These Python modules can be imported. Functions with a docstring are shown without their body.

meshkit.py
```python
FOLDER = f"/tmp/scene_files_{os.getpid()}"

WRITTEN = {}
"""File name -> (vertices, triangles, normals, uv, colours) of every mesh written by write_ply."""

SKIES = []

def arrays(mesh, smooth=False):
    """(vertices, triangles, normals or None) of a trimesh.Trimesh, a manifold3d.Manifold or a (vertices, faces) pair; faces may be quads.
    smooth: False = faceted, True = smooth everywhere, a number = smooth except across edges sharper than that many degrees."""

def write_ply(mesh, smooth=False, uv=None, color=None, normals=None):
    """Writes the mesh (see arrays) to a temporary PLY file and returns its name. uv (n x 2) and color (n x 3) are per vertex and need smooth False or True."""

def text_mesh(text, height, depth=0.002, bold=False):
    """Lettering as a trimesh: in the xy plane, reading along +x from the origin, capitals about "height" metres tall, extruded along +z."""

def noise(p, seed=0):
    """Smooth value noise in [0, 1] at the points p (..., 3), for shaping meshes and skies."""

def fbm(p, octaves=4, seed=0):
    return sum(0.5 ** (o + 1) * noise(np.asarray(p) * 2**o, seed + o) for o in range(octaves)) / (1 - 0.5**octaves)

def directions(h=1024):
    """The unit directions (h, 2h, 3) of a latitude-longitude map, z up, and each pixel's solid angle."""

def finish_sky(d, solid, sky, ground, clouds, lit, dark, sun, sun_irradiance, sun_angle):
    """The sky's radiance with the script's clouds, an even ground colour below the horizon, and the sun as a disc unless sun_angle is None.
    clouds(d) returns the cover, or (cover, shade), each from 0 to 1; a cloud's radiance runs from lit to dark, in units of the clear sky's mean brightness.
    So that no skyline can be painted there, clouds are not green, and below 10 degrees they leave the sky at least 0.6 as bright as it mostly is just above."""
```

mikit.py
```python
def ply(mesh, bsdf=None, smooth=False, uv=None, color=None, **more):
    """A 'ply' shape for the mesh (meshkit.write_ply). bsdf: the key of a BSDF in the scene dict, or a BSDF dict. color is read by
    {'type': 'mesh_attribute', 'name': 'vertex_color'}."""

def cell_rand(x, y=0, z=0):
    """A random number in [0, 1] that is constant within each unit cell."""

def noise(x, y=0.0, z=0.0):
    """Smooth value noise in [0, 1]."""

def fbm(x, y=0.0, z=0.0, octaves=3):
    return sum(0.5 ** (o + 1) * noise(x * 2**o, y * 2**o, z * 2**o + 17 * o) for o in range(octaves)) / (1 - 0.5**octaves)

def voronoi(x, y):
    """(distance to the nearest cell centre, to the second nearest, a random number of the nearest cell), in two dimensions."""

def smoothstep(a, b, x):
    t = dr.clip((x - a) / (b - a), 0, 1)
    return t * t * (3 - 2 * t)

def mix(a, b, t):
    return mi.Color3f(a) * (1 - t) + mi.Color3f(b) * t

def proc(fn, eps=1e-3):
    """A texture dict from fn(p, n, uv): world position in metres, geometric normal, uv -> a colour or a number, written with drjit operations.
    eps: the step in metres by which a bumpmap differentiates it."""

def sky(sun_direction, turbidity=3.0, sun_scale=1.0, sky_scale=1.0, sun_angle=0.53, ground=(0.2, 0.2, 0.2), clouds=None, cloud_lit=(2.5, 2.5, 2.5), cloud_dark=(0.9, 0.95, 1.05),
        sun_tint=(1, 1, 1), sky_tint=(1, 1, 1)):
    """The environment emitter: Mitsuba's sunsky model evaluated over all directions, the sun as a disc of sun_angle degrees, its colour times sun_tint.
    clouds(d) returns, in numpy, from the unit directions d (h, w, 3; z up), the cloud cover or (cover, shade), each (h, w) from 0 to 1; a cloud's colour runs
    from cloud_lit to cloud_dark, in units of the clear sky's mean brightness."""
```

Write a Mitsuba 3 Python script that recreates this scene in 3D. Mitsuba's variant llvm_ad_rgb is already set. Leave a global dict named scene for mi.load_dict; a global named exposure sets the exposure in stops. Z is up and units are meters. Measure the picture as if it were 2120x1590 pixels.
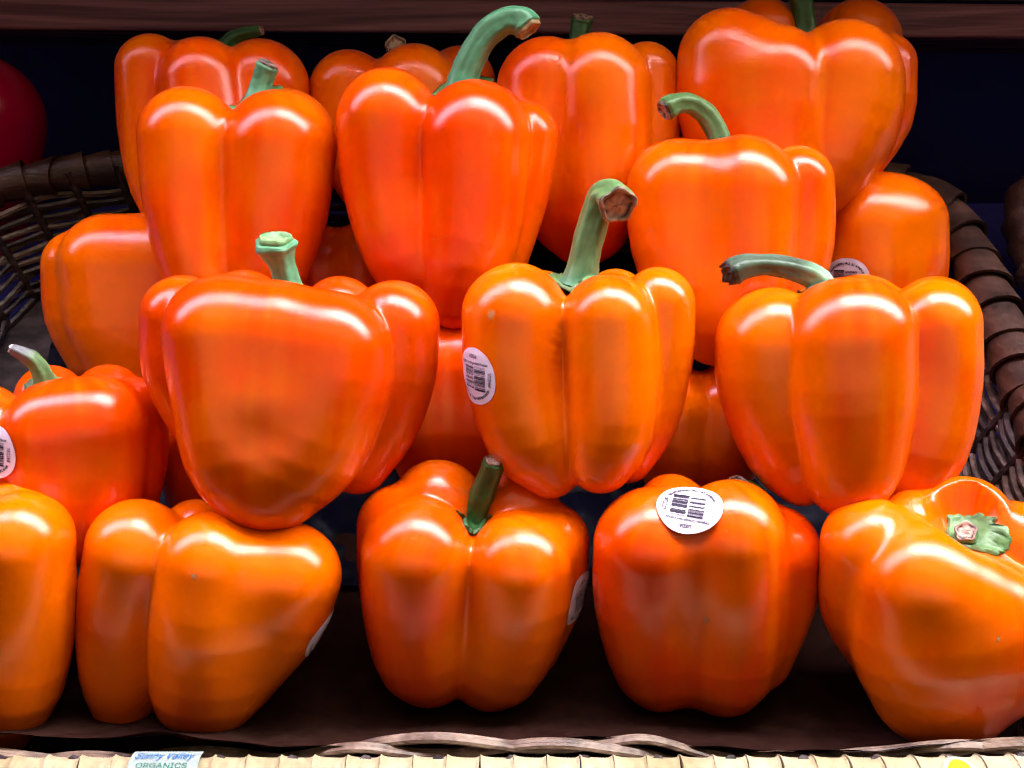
import math, numpy as np, trimesh, mitsuba as mi, mikit, meshkit
from mikit import proc, ply, fbm, noise, smoothstep, mix, cell_rand
import drjit as dr

T = mi.ScalarTransform4f
scene, labels = {}, {}
rng = np.random.default_rng(7)

# ---------------------------------------------------------------- camera, light, exposure
H0, PITCH = 0.40, math.radians(15)
scene["camera"] = {"type": "perspective", "fov": 50.0, "fov_axis": "x", "near_clip": 0.01, "far_clip": 50.0,
                   "to_world": T().look_at(origin=[0, 0, H0], target=[0, math.cos(PITCH), H0 - math.sin(PITCH)], up=[0, 0, 1])}
exposure = -0.03
LAMPS = [  # name, label, centre, half size (x, y), radiance, aim
    ("unseen_ceiling_lamp", "long white ceiling lamp, out of view over the front of the display", (1.28, 0.27, 1.50), (1.45, 0.20), (35, 35, 36), (1.2, 0.40, 0.3)),  # out of view, placed to give the white shoulder highlights
    ("unseen_ceiling_lamp_001", "long pinkish ceiling lamp, out of view over the left part of the display", (-1.55, 0.24, 1.50), (1.30, 0.19), (17, 13.6, 18), (-1.5, 0.40, 0.3)),  # out of view, placed for the weaker pinkish highlights on the left
    ("fill_panel", "big warm fill panel added above and in front of the display, out of view", (0.5, -0.95, 2.35), (2.2, 0.7), (1.15, 0.88, 0.52), (0, 0.42, 0.3)),  # added warm fill for the pepper fronts, not a real window
    ("fill_panel_001", "tall dim fill panel added far in front of the display, out of view", (0.0, -2.5, 1.0), (2.4, 1.2), (0.30, 0.225, 0.12), (0, 0.42, 0.5)),  # added dim fill that lifts the dark lower fronts, not a real window
]


def obj(key, mesh, bsdf, smooth=False, parent=None, uv=None, color=None, normals=None, **tags):
    """One entry of the scene; a repeat takes a three-digit number."""
    base = f"{parent}__{key}" if parent else key
    name, n = base, 0
    while name in scene:
        n += 1
        name = f"{base}_{n:03d}"
    if normals is not None:
        path = meshkit.write_ply(mesh, False, uv, color, normals=normals)
        scene[name] = {"type": "ply", "filename": path, "face_normals": False, "bsdf": {"type": "ref", "id": bsdf}}
    else:
        scene[name] = ply(mesh, bsdf, smooth=smooth, uv=uv, color=color)
    if tags:
        labels[name] = dict(tags)
    return name


def frame(a):
    a = np.asarray(a, float) / np.linalg.norm(a)
    u = np.cross(a, [0, 0, 1.0] if abs(a[2]) < 0.9 else [1.0, 0, 0])
    u /= np.linalg.norm(u)
    return a, u, np.cross(u, a)


for name, text, c, (hx, hy), rad, aim in LAMPS:
    to = T().look_at(origin=list(c), target=list(aim), up=[0, 1, 0.01])
    m = np.array(to.matrix)
    panel = trimesh.creation.box(extents=[2 * hx, 2 * hy, 0.004])
    house = trimesh.creation.box(extents=[2 * hx + 0.04, 2 * hy + 0.04, 0.05])
    house.apply_translation([0, 0, -0.030])
    for part, g in (("diffuser", panel), ("housing", house)):
        g.apply_transform(m)
    scene[name + "__diffuser"] = {**ply(panel, "white_paint"), "emitter": {"type": "area", "radiance": {"type": "rgb", "value": list(map(float, rad))}}}
    scene[name + "__housing"] = ply(house, "white_paint")
    labels[name] = {"label": text, "category": "lamp"}

# ---------------------------------------------------------------- materials
def rgb(*v):
    return {"type": "rgb", "value": list(v)}


VC = {"type": "mesh_attribute", "name": "vertex_color"}


def bumped(inner, fn, scale=1.0, eps=3e-4):
    return {"type": "bumpmap", "nested": inner, "scale": scale, "texture": proc(fn, eps)}


ORANGE, RED, DEEP = (0.86, 0.232, 0.0004), (0.80, 0.092, 0.0006), (0.55, 0.001, 0.075)


def skin(p, n, uv):
    """uv carries the fruit's own ripeness (0 orange, 1 red) and tone per vertex; pale pores and faint scuffs on top."""
    base = mix(ORANGE, RED, dr.clip(uv.x, 0, 1)) * uv.y
    pore = smoothstep(0.80, 0.93, noise(p.x * 620, p.y * 620, p.z * 620)) * smoothstep(0.35, 0.7, noise(p.x * 70, p.y * 70, p.z * 70))
    scuff = smoothstep(0.72, 0.95, fbm(p.x * 160, p.y * 160, p.z * 60, 2)) * 0.5
    return mix(base, mi.Color3f(0.85, 0.30, 0.08), dr.clip(0.28 * pore + 0.25 * scuff, 0, 1))


GLOSS = {"type": "roughplastic", "distribution": "beckmann", "alpha": 0.078, "int_ior": 1.48, "nonlinear": True}
scene["pepper_skin"] = {**GLOSS, "diffuse_reflectance": proc(skin)}
scene["red_pepper_skin"] = {**GLOSS, "diffuse_reflectance": rgb(*DEEP)}
scene["stem_skin"] = bumped({"type": "twosided", "b": {"type": "principled", "base_color": VC, "roughness": 0.42, "specular": 0.4}},
                            lambda p, n, uv: 0.00025 * fbm(p.x * 900, p.y * 900, p.z * 300, 2))
scene["white_paint"] = {"type": "diffuse", "reflectance": rgb(0.8, 0.8, 0.8)}
scene["sticker_film"] = {"type": "twosided", "b": {"type": "principled", "base_color": rgb(0.60, 0.54, 0.65), "roughness": 0.32, "specular": 0.45}}
scene["label_paper"] = {"type": "twosided", "b": {"type": "principled", "base_color": rgb(0.22, 0.27, 0.25), "roughness": 0.3, "specular": 0.45}}
scene["ink"] = {"type": "twosided", "b": {"type": "principled", "base_color": rgb(0.012, 0.008, 0.03), "roughness": 0.5, "specular": 0.2}}
scene["blue_ink"] = {"type": "twosided", "b": {"type": "diffuse", "reflectance": rgb(0.005, 0.09, 0.30)}}
scene["green_ink"] = {"type": "twosided", "b": {"type": "diffuse", "reflectance": rgb(0.02, 0.12, 0.08)}}
scene["yellow_ink"] = {"type": "twosided", "b": {"type": "diffuse", "reflectance": rgb(0.40, 0.36, 0.02)}}
scene["scar_skin"] = {"type": "twosided", "b": {"type": "diffuse", "reflectance": VC}}


def cane_color(dark, light, f=1.0):
    def fn(p, n, uv):
        g = fbm(p.x * 90 * f, p.y * 60 * f, p.z * 260 * f, 3)
        s = noise(p.x * 700, p.y * 200, p.z * 900)
        return mix(dark, light, smoothstep(0.25, 0.8, g)) * (0.8 + 0.3 * s)
    return proc(fn)


def cane(dark, light, rough, f=1.0):
    return bumped({"type": "twosided", "b": {"type": "principled", "base_color": cane_color(dark, light, f), "roughness": rough, "specular": 0.4}},
                  lambda p, n, uv: 0.0004 * fbm(p.x * 500, p.y * 300, p.z * 900, 2))


scene["dark_reed"] = cane((0.012, 0.006, 0.006), (0.05, 0.03, 0.03), 0.5)
scene["pale_reed"] = cane((0.026, 0.014, 0.011), (0.17, 0.115, 0.095), 0.45)
scene["cane_strand"] = cane((0.05, 0.024, 0.014), (0.22, 0.15, 0.105), 0.45)
scene["brown_band"] = cane((0.022, 0.009, 0.007), (0.065, 0.028, 0.020), 0.38, 0.5)
scene["cream_band"] = bumped({"type": "twosided", "b": {"type": "principled", "base_color": cane_color((0.27, 0.215, 0.115), (0.38, 0.325, 0.21), 0.4), "roughness": 0.22, "specular": 0.55}},
                             lambda p, n, uv: 0.0003 * fbm(p.x * 250, p.y * 250, p.z * 250, 2))
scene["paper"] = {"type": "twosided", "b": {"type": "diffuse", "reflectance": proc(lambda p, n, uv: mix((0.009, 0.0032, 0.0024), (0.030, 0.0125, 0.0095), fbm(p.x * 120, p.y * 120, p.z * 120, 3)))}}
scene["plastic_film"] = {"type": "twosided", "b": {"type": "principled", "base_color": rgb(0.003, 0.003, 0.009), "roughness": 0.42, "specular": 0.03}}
scene["shelf_wood"] = bumped({"type": "principled", "base_color": proc(lambda p, n, uv: mix((0.095, 0.026, 0.042), (0.31, 0.115, 0.15),
                              smoothstep(0.2, 0.8, fbm(p.x * 7, p.y * 40, p.z * 190 + 2 * noise(p.x * 5, 0, 3), 4))) * (0.75 + 0.35 * noise(p.x * 40, p.y * 300, p.z * 900))), "roughness": 0.5, "specular": 0.35},
                             lambda p, n, uv: 0.0006 * fbm(p.x * 14, p.y * 60, p.z * 420, 3))
scene["grey_steel"] = {"type": "principled", "base_color": rgb(0.12, 0.125, 0.16), "roughness": 0.45, "metallic": 0.3}
scene["navy_panel"] = {"type": "principled", "base_color": proc(lambda p, n, uv: mix((0.016, 0.016, 0.15), (0.024, 0.024, 0.21), fbm(p.x * 6, p.y * 6, p.z * 6, 3))), "roughness": 0.7, "specular": 0.2}

# ---------------------------------------------------------------- pepper body: smooth union of tapered lobes
def spline(pts, n):
    """Catmull-Rom through the points (k, c), n per span."""
    p = np.asarray(pts, float)
    q = np.vstack([2 * p[0] - p[1], p, 2 * p[-1] - p[-2]])
    out = []
    for i in range(len(p) - 1):
        a, b, c, d = q[i:i + 4]
        for t in np.arange(n) / n:
            out.append(0.5 * (2 * b + (c - a) * t + (2 * a - 5 * b + 4 * c - d) * t * t + (3 * b - a - 3 * c + d) * t ** 3))
    return np.array(out + [p[-1]])


def smin(a, b, k):
    h = np.maximum(k - np.abs(a - b), 0) / k
    return np.minimum(a, b) - h * h * k * 0.25


def chain(p, c):
    """Distance to a chain of round cones (exact, so that the normals run on from cone to cone)."""
    d = None
    for a, b in zip(c[:-1], c[1:]):
        a, b = a.astype(np.float32), b.astype(np.float32)
        ba, rr = b[:3] - a[:3], a[3] - b[3]
        l2 = ba @ ba + np.float32(1e-12)
        a2 = max(l2 - rr * rr, np.float32(1e-9))
        pa = p - a[:3]
        y = pa @ ba
        x2 = np.maximum((pa * pa).sum(1) * l2 - y * y, 0) * l2
        z = y - l2
        y2, z2 = y * y * l2, z * z * l2
        k = np.sign(rr) * rr * rr * x2
        f = (np.sqrt(x2 * a2 / l2) + y * rr) / l2 - a[3]
        f = np.where(np.sign(y) * a2 * y2 < k, np.sqrt(x2 + y2) / l2 - a[3], f)
        f = np.where(np.sign(z) * a2 * z2 > k, np.sqrt(x2 + z2) / l2 - b[3], f)
        d = f if d is None else np.minimum(d, f)
    return d


class Body:
    def __init__(self, lobes, crease=0.22, seed=0, fill=0.45, soft=(), dimple=None):
        lobes = [lobes[i] for i in soft] + [l for i, l in enumerate(lobes) if i not in soft]  # the soft ones merge into one broad lobe
        self.soft = len(soft)
        self.lobes = [spline(l, 3) for l in lobes]
        self.r = float(np.mean([l[0][3] for l in lobes]))
        m = np.array([[l[0], l[len(l) // 2], l[-1]] for l in map(np.asarray, lobes)]).mean(0)
        top, mid, bot = m
        self.core = spline([top * fill + mid * (1 - fill), mid, bot * 0.75 + mid * 0.25], 4)
        self.core[:, 3] *= np.interp(np.linspace(0, 1, len(self.core)), [0, 0.25, 0.5, 0.75, 1], [0.80, 0.95, 1.0, 1.0, 0.95])
        self.dimple = None if dimple is None else np.array(dimple, np.float32)
        self.k, self.seed = crease * self.r, seed
        self.center = (0.35 * top + 0.5 * mid + 0.15 * bot)[:3]
        self.axis = (top - bot)[:3] / np.linalg.norm((top - bot)[:3])

    def f(self, p):
        p = np.asarray(p, np.float32)
        d = None
        for i, l in enumerate(self.lobes):
            e = chain(p, l)
            d = e if d is None else smin(d, e, max(self.k, 0.5 * self.r) if i < self.soft else self.k)
        d = smin(d, chain(p, self.core), self.r * 0.34)
        if self.dimple is not None:
            e = p - self.dimple[:3]
            d = -smin(-d, np.sqrt((e * e).sum(1)) - self.dimple[3], 0.011)
        s = p * 38.0 + self.seed * 3.1
        q = p * 105.0 + self.seed * 1.7
        dent = np.sin(q[:, 0] + 1.1 * np.sin(q[:, 2] * 0.7)) * np.sin(q[:, 1] * 0.9 + 1.4) * np.sin(q[:, 2] * 0.75 + q[:, 0] * 0.4)
        return d + 0.0009 * (np.sin(s[:, 0] + 1.3 * np.sin(s[:, 1] * 0.9)) * np.sin(s[:, 2] * 0.8 + s[:, 1])) + 0.00038 * dent

    def grad(self, p, h=2e-4):
        g = np.stack([self.f(p + np.eye(3)[i] * h) - self.f(p - np.eye(3)[i] * h) for i in range(3)], 1).astype(float)
        return g / (np.linalg.norm(g, axis=1, keepdims=True) + 1e-12)

    def project(self, p, off=0.0, n=5):
        p = np.array(p, float)
        for _ in range(n):
            g = self.grad(p)
            p -= g * np.clip(self.f(p) - off, -0.004, 0.004)[:, None] * 0.9
        return p, g

    def mesh(self, sub):
        c = self.center
        m = trimesh.creation.icosphere(subdivisions=4)
        d = np.array(m.vertices)
        t = np.full(len(d), 0.11, np.float32)
        for _ in range(34):
            t = np.maximum(t - 0.85 * self.f(c + d * t[:, None]), 0.004)
        faces = np.array(m.faces)
        for _ in range(sub - 4):
            m2 = trimesh.Trimesh(np.hstack([d * t[:, None]]), faces, process=False)
            v, faces = trimesh.remesh.subdivide(m2.vertices, m2.faces)
            t = np.linalg.norm(v, axis=1).astype(np.float32)
            d = v / t[:, None]
            f0 = self.f(c + d * t[:, None])
            for _ in range(3):
                t1 = np.maximum(t - 0.8 * f0 if _ == 0 else t - np.clip(f0 / np.maximum(slope, 0.25), -0.004, 0.004), 0.004)
                f1 = self.f(c + d * t1[:, None])
                step = t1 - t
                slope = np.where(np.abs(step) > 2e-6, (f1 - f0) / np.where(np.abs(step) > 2e-6, step, 1), 0.8)
                t, f0 = t1, f1
        v = c + d * t[:, None]
        return v, faces, meshkit.arrays((v, faces), True)[2]



# each pepper: lobes as chains of (x, y, z, radius) in metres, stem path likewise
PEPPERS = [
    {'lobes': [[(-0.18921, 0.60014, 0.40931, 0.01879), (-0.1887, 0.59278, 0.38183, 0.01879), (-0.18337, 0.58489, 0.3524, 0.01778), (-0.17397, 0.57897, 0.33032, 0.0127)], [(-0.15928, 0.58636, 0.40263, 0.02364), (-0.15679, 0.57959, 0.37739, 0.02364), (-0.1543, 0.57251, 0.35095, 0.02041), (-0.15306, 0.56736, 0.33172, 0.01369)], [(-0.13138, 0.6007, 0.40147, 0.02423), (-0.13393, 0.59278, 0.3719, 0.02245), (-0.13903, 0.58485, 0.34233, 0.01837), (-0.14541, 0.58089, 0.32754, 0.01276)], [(-0.19402, 0.61539, 0.40955, 0.01869), (-0.1935, 0.60784, 0.38137, 0.01869), (-0.18803, 0.59975, 0.35119, 0.01768), (-0.17839, 0.59368, 0.32855, 0.01263)], [(-0.16961, 0.62437, 0.4028, 0.02442), (-0.16696, 0.61717, 0.37593, 0.02442), (-0.16431, 0.60963, 0.34777, 0.02108), (-0.16298, 0.60414, 0.32729, 0.01414)], [(-0.13359, 0.61083, 0.40149, 0.0239), (-0.13619, 0.60278, 0.37142, 0.02214), (-0.14138, 0.59472, 0.34135, 0.01812), (-0.14786, 0.59069, 0.32632, 0.01258)]], 'label': 'red-orange bell pepper at the far left of the back row, dark bent stem', 'red': 0.45, 'sub': 6, 'stem': {'path': [(-0.15391, 0.61103, 0.42012, 0.00515), (-0.14895, 0.61121, 0.42579, 0.00385), (-0.14221, 0.61066, 0.4287, 0.00333), (-0.13265, 0.60836, 0.43005, 0.00281)], 'tone': 'dark'}},
    {'lobes': [[(-0.08726, 0.61269, 0.39898, 0.02188), (-0.08466, 0.60528, 0.3713, 0.02136), (-0.07815, 0.59988, 0.35118, 0.01563)], [(-0.0514, 0.6045, 0.39899, 0.02442), (-0.05269, 0.59718, 0.37169, 0.02364), (-0.05526, 0.59186, 0.35183, 0.01671)], [(-0.02851, 0.62212, 0.40356, 0.01953), (-0.03168, 0.61406, 0.37347, 0.01953), (-0.0396, 0.60791, 0.35052, 0.01452)], [(-0.08948, 0.62826, 0.39896, 0.02176), (-0.08681, 0.62066, 0.37058, 0.02125), (-0.08013, 0.61513, 0.34993, 0.01555)], [(-0.05405, 0.63564, 0.39894, 0.0249), (-0.0554, 0.62795, 0.37023, 0.02412), (-0.0581, 0.62235, 0.34935, 0.01704)]], 'label': 'dull orange bell pepper in the back row with a brown stub of a stem', 'red': 0.22, 'sub': 6, 'stem': {'path': [(-0.06256, 0.62465, 0.41299, 0.00581), (-0.06227, 0.62071, 0.41869, 0.00523), (-0.06162, 0.61033, 0.42281, 0.00565)], 'tone': 'brown', 'flatcut': 1}, 'shape': {'crease': 0.3}},
    {'lobes': [[(0.01668, 0.57738, 0.40094, 0.02453), (0.01717, 0.56989, 0.37298, 0.02453), (0.02453, 0.56164, 0.34219, 0.01962), (0.03066, 0.55719, 0.3256, 0.01104)], [(0.04355, 0.56984, 0.40186, 0.02516), (0.04355, 0.56094, 0.36867, 0.02468), (0.04161, 0.55343, 0.34063, 0.02081), (0.03992, 0.54967, 0.32661, 0.01113)], [(0.07022, 0.59179, 0.40629, 0.01705), (0.07022, 0.58271, 0.37237, 0.0163), (0.06395, 0.57427, 0.34089, 0.01254)], [(0.01739, 0.60205, 0.40098, 0.02481), (0.0179, 0.59424, 0.37183, 0.02481), (0.02557, 0.58564, 0.33971, 0.01985), (0.03197, 0.581, 0.32242, 0.01116)], [(0.04657, 0.60933, 0.40199, 0.0261), (0.04657, 0.59982, 0.3665, 0.0256), (0.0445, 0.59179, 0.33651, 0.02158), (0.04269, 0.58777, 0.32152, 0.01154)]], 'label': 'orange bell pepper in the back row, dark knobbed stem crossing the wooden shelf edge', 'red': 0.38, 'sub': 6, 'stem': {'path': [(0.03335, 0.59504, 0.4184, 0.00527), (0.03436, 0.59698, 0.42566, 0.00476), (0.03586, 0.59893, 0.43293, 0.00527), (0.0363, 0.59865, 0.43577, 0.00601)], 'tone': 'dark'}},
    {'lobes': [[(0.10862, 0.58235, 0.41518, 0.02457), (0.10879, 0.57701, 0.39191, 0.02412), (0.11836, 0.57044, 0.36331, 0.02269), (0.13335, 0.5655, 0.34179, 0.01358)], [(0.13131, 0.57291, 0.40257, 0.02869), (0.13149, 0.56833, 0.38258, 0.028), (0.1366, 0.56239, 0.35664, 0.02317), (0.14164, 0.55859, 0.34008, 0.01221)], [(0.16771, 0.57701, 0.4033, 0.03036), (0.16621, 0.5725, 0.38365, 0.02942), (0.1559, 0.56732, 0.3611, 0.02406), (0.14627, 0.56295, 0.34205, 0.01352)], [(0.194, 0.59978, 0.41126, 0.01877), (0.19176, 0.59413, 0.38674, 0.01829), (0.173, 0.58789, 0.35969, 0.01781)], [(0.13394, 0.61859, 0.42461, 0.02289), (0.13807, 0.61207, 0.39646, 0.02475), (0.15139, 0.60448, 0.36368, 0.02088)], [(0.18636, 0.61968, 0.42365, 0.02398), (0.18535, 0.61338, 0.39646, 0.0248), (0.16479, 0.60577, 0.36361, 0.02093)]], 'label': 'large orange bell pepper at the top right reaching up over the wooden shelf edge', 'red': 0.32, 'sub': 6, 'stem': {'path': [(0.15273, 0.601, 0.42222, 0.00708), (0.15314, 0.60325, 0.43197, 0.00607), (0.15171, 0.60416, 0.44161, 0.00554), (0.14946, 0.60451, 0.44997, 0.00628)], 'tone': 'dark'}, 'shape': {'crease': 0.18, 'soft': (0, 1)}},
    {'lobes': [[(-0.14871, 0.518, 0.37806, 0.02338), (-0.14867, 0.51254, 0.34946, 0.02191), (-0.14372, 0.50669, 0.31887, 0.01909), (-0.13958, 0.50331, 0.30126, 0.01351)], [(-0.10622, 0.51621, 0.37488, 0.02533), (-0.10818, 0.51138, 0.34957, 0.02342), (-0.11378, 0.50596, 0.32124, 0.01926), (-0.11793, 0.50218, 0.30149, 0.01348)], [(-0.15768, 0.54972, 0.37851, 0.02404), (-0.1576, 0.5438, 0.34821, 0.02253), (-0.15231, 0.53746, 0.31581, 0.01962), (-0.1479, 0.53381, 0.29718, 0.01388)], [(-0.1131, 0.55013, 0.37516, 0.02616), (-0.11516, 0.54488, 0.34824, 0.02418), (-0.12109, 0.53898, 0.31811, 0.01988), (-0.12548, 0.53485, 0.29711, 0.01391)]], 'label': 'bright orange bell pepper at upper left with a short straight mint green stem', 'red': 0.28, 'sub': 6, 'stem': {'path': [(-0.12033, 0.53763, 0.39357, 0.00642), (-0.11929, 0.53912, 0.40132, 0.00527), (-0.11733, 0.53899, 0.40682, 0.00502), (-0.11518, 0.53864, 0.4112, 0.00524)], 'tone': 'mint'}, 'shape': {'crease': 0.2}},
    {'lobes': [[(-0.05624, 0.5112, 0.38604, 0.02298), (-0.05603, 0.506, 0.35882, 0.02109), (-0.04855, 0.50025, 0.32879, 0.01986), (-0.03984, 0.49652, 0.30935, 0.01284)], [(-0.01628, 0.50512, 0.3786, 0.02562), (-0.01743, 0.50062, 0.35495, 0.0244), (-0.02188, 0.49534, 0.3273, 0.02188), (-0.02633, 0.49165, 0.30801, 0.0136)], [(0.00541, 0.52495, 0.37864, 0.01669), (0.00272, 0.52004, 0.35321, 0.01494), (-0.00682, 0.51448, 0.32449, 0.01477)], [(-0.05938, 0.5402, 0.38688, 0.02353), (-0.05915, 0.5346, 0.35815, 0.0216), (-0.05124, 0.52841, 0.32648, 0.02033), (-0.04204, 0.5244, 0.30597, 0.01314)], [(-0.01748, 0.5429, 0.37916, 0.02668), (-0.01871, 0.53794, 0.35379, 0.02541), (-0.02348, 0.53213, 0.32413, 0.02277), (-0.02825, 0.52806, 0.30347, 0.01416)]], 'label': 'reddish orange bell pepper with a long green stem hooking over to the right', 'red': 0.7, 'sub': 6, 'stem': {'path': [(-0.02362, 0.52827, 0.39586, 0.0081), (-0.02288, 0.529, 0.40454, 0.00695), (-0.01897, 0.52899, 0.41422, 0.00647), (-0.0122, 0.52859, 0.42442, 0.00621), (-0.00331, 0.52787, 0.4305, 0.00596), (0.00441, 0.52688, 0.43023, 0.00639), (0.00727, 0.5256, 0.42722, 0.00683)], 'tone': 'mint', 'cut': 'tan'}, 'shape': {'crease': 0.12}},
    {'lobes': [[(0.07529, 0.50604, 0.35512, 0.02312), (0.0762, 0.5018, 0.333, 0.02253), (0.08425, 0.49682, 0.30705, 0.0204), (0.08999, 0.49389, 0.29182, 0.01333)], [(0.10382, 0.49906, 0.35509, 0.02541), (0.10422, 0.49421, 0.32965, 0.02442), (0.10177, 0.48931, 0.30401, 0.01926), (0.09755, 0.48725, 0.29327, 0.01315)], [(0.13289, 0.51721, 0.35879, 0.01706), (0.13408, 0.51197, 0.33164, 0.01532), (0.12893, 0.50684, 0.30517, 0.01357)], [(0.07883, 0.53019, 0.35438, 0.02348), (0.07977, 0.52568, 0.33123, 0.02288), (0.08818, 0.52038, 0.30408, 0.02071), (0.09418, 0.51726, 0.28816, 0.01353)], [(0.11146, 0.53638, 0.35392, 0.02646), (0.11186, 0.53104, 0.32663, 0.02542), (0.10921, 0.52564, 0.29915, 0.02005), (0.10467, 0.52338, 0.28764, 0.01369)]], 'label': 'red-orange bell pepper right of centre with a green stem arching over to the left', 'red': 0.42, 'sub': 6, 'stem': {'path': [(0.09724, 0.52186, 0.37086, 0.0054), (0.09587, 0.52285, 0.3796, 0.00494), (0.09061, 0.52336, 0.38832, 0.0047), (0.08295, 0.52296, 0.39353, 0.00446), (0.07567, 0.52202, 0.39354, 0.0049), (0.07068, 0.5206, 0.39097, 0.00556)], 'tone': 'green'}, 'shape': {'crease': 0.12, 'soft': (0, 1)}},
    {'lobes': [[(-0.22385, 0.56373, 0.31225, 0.01847), (-0.22313, 0.55986, 0.28762, 0.01805), (-0.21651, 0.55633, 0.26527, 0.01511)], [(-0.20263, 0.55002, 0.31389, 0.02557), (-0.20122, 0.54601, 0.28791, 0.02448), (-0.19553, 0.54223, 0.26362, 0.01968)], [(-0.17817, 0.55134, 0.31418, 0.02563), (-0.17787, 0.54723, 0.28766, 0.02453), (-0.17995, 0.54344, 0.26332, 0.01972)], [(-0.21208, 0.57628, 0.31214, 0.02596), (-0.21056, 0.57196, 0.28498, 0.02485), (-0.20456, 0.56788, 0.25961, 0.01997)], [(-0.18571, 0.57521, 0.3126, 0.02591), (-0.18536, 0.57082, 0.285, 0.0248), (-0.18748, 0.56676, 0.25967, 0.01993)]], 'label': 'dull orange bell pepper pressed against the wicker wall at the left edge of the pile', 'red': 0.28, 'sub': 5, 'shape': {'crease': 0.12, 'soft': (1, 2)}},
    {'lobes': [[(0.18624, 0.57341, 0.32973, 0.02819), (0.18725, 0.56899, 0.30124, 0.02783), (0.19068, 0.56509, 0.27622, 0.02034)], [(0.20305, 0.57783, 0.33298, 0.02228), (0.20503, 0.57397, 0.30809, 0.02086), (0.20464, 0.56924, 0.27793, 0.01535)], [(0.21104, 0.58387, 0.32973, 0.01639), (0.21193, 0.58032, 0.30708, 0.01697), (0.20929, 0.57632, 0.28169, 0.01421)], [(0.19251, 0.59318, 0.32905, 0.02826), (0.19353, 0.58851, 0.29962, 0.0279), (0.19703, 0.58439, 0.27379, 0.02039)], [(0.2073, 0.59021, 0.33262, 0.02206), (0.2093, 0.5862, 0.30723, 0.02065), (0.20888, 0.58132, 0.27645, 0.0152)]], 'label': 'dull orange bell pepper beside the right wicker rim with a half hidden sticker', 'red': 0.42, 'sub': 5, 'shape': {'crease': 0.2, 'soft': (0, 1, 2)}, 'stickers': [((0.16852, 0.54809, 0.30684), 178)]},
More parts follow.
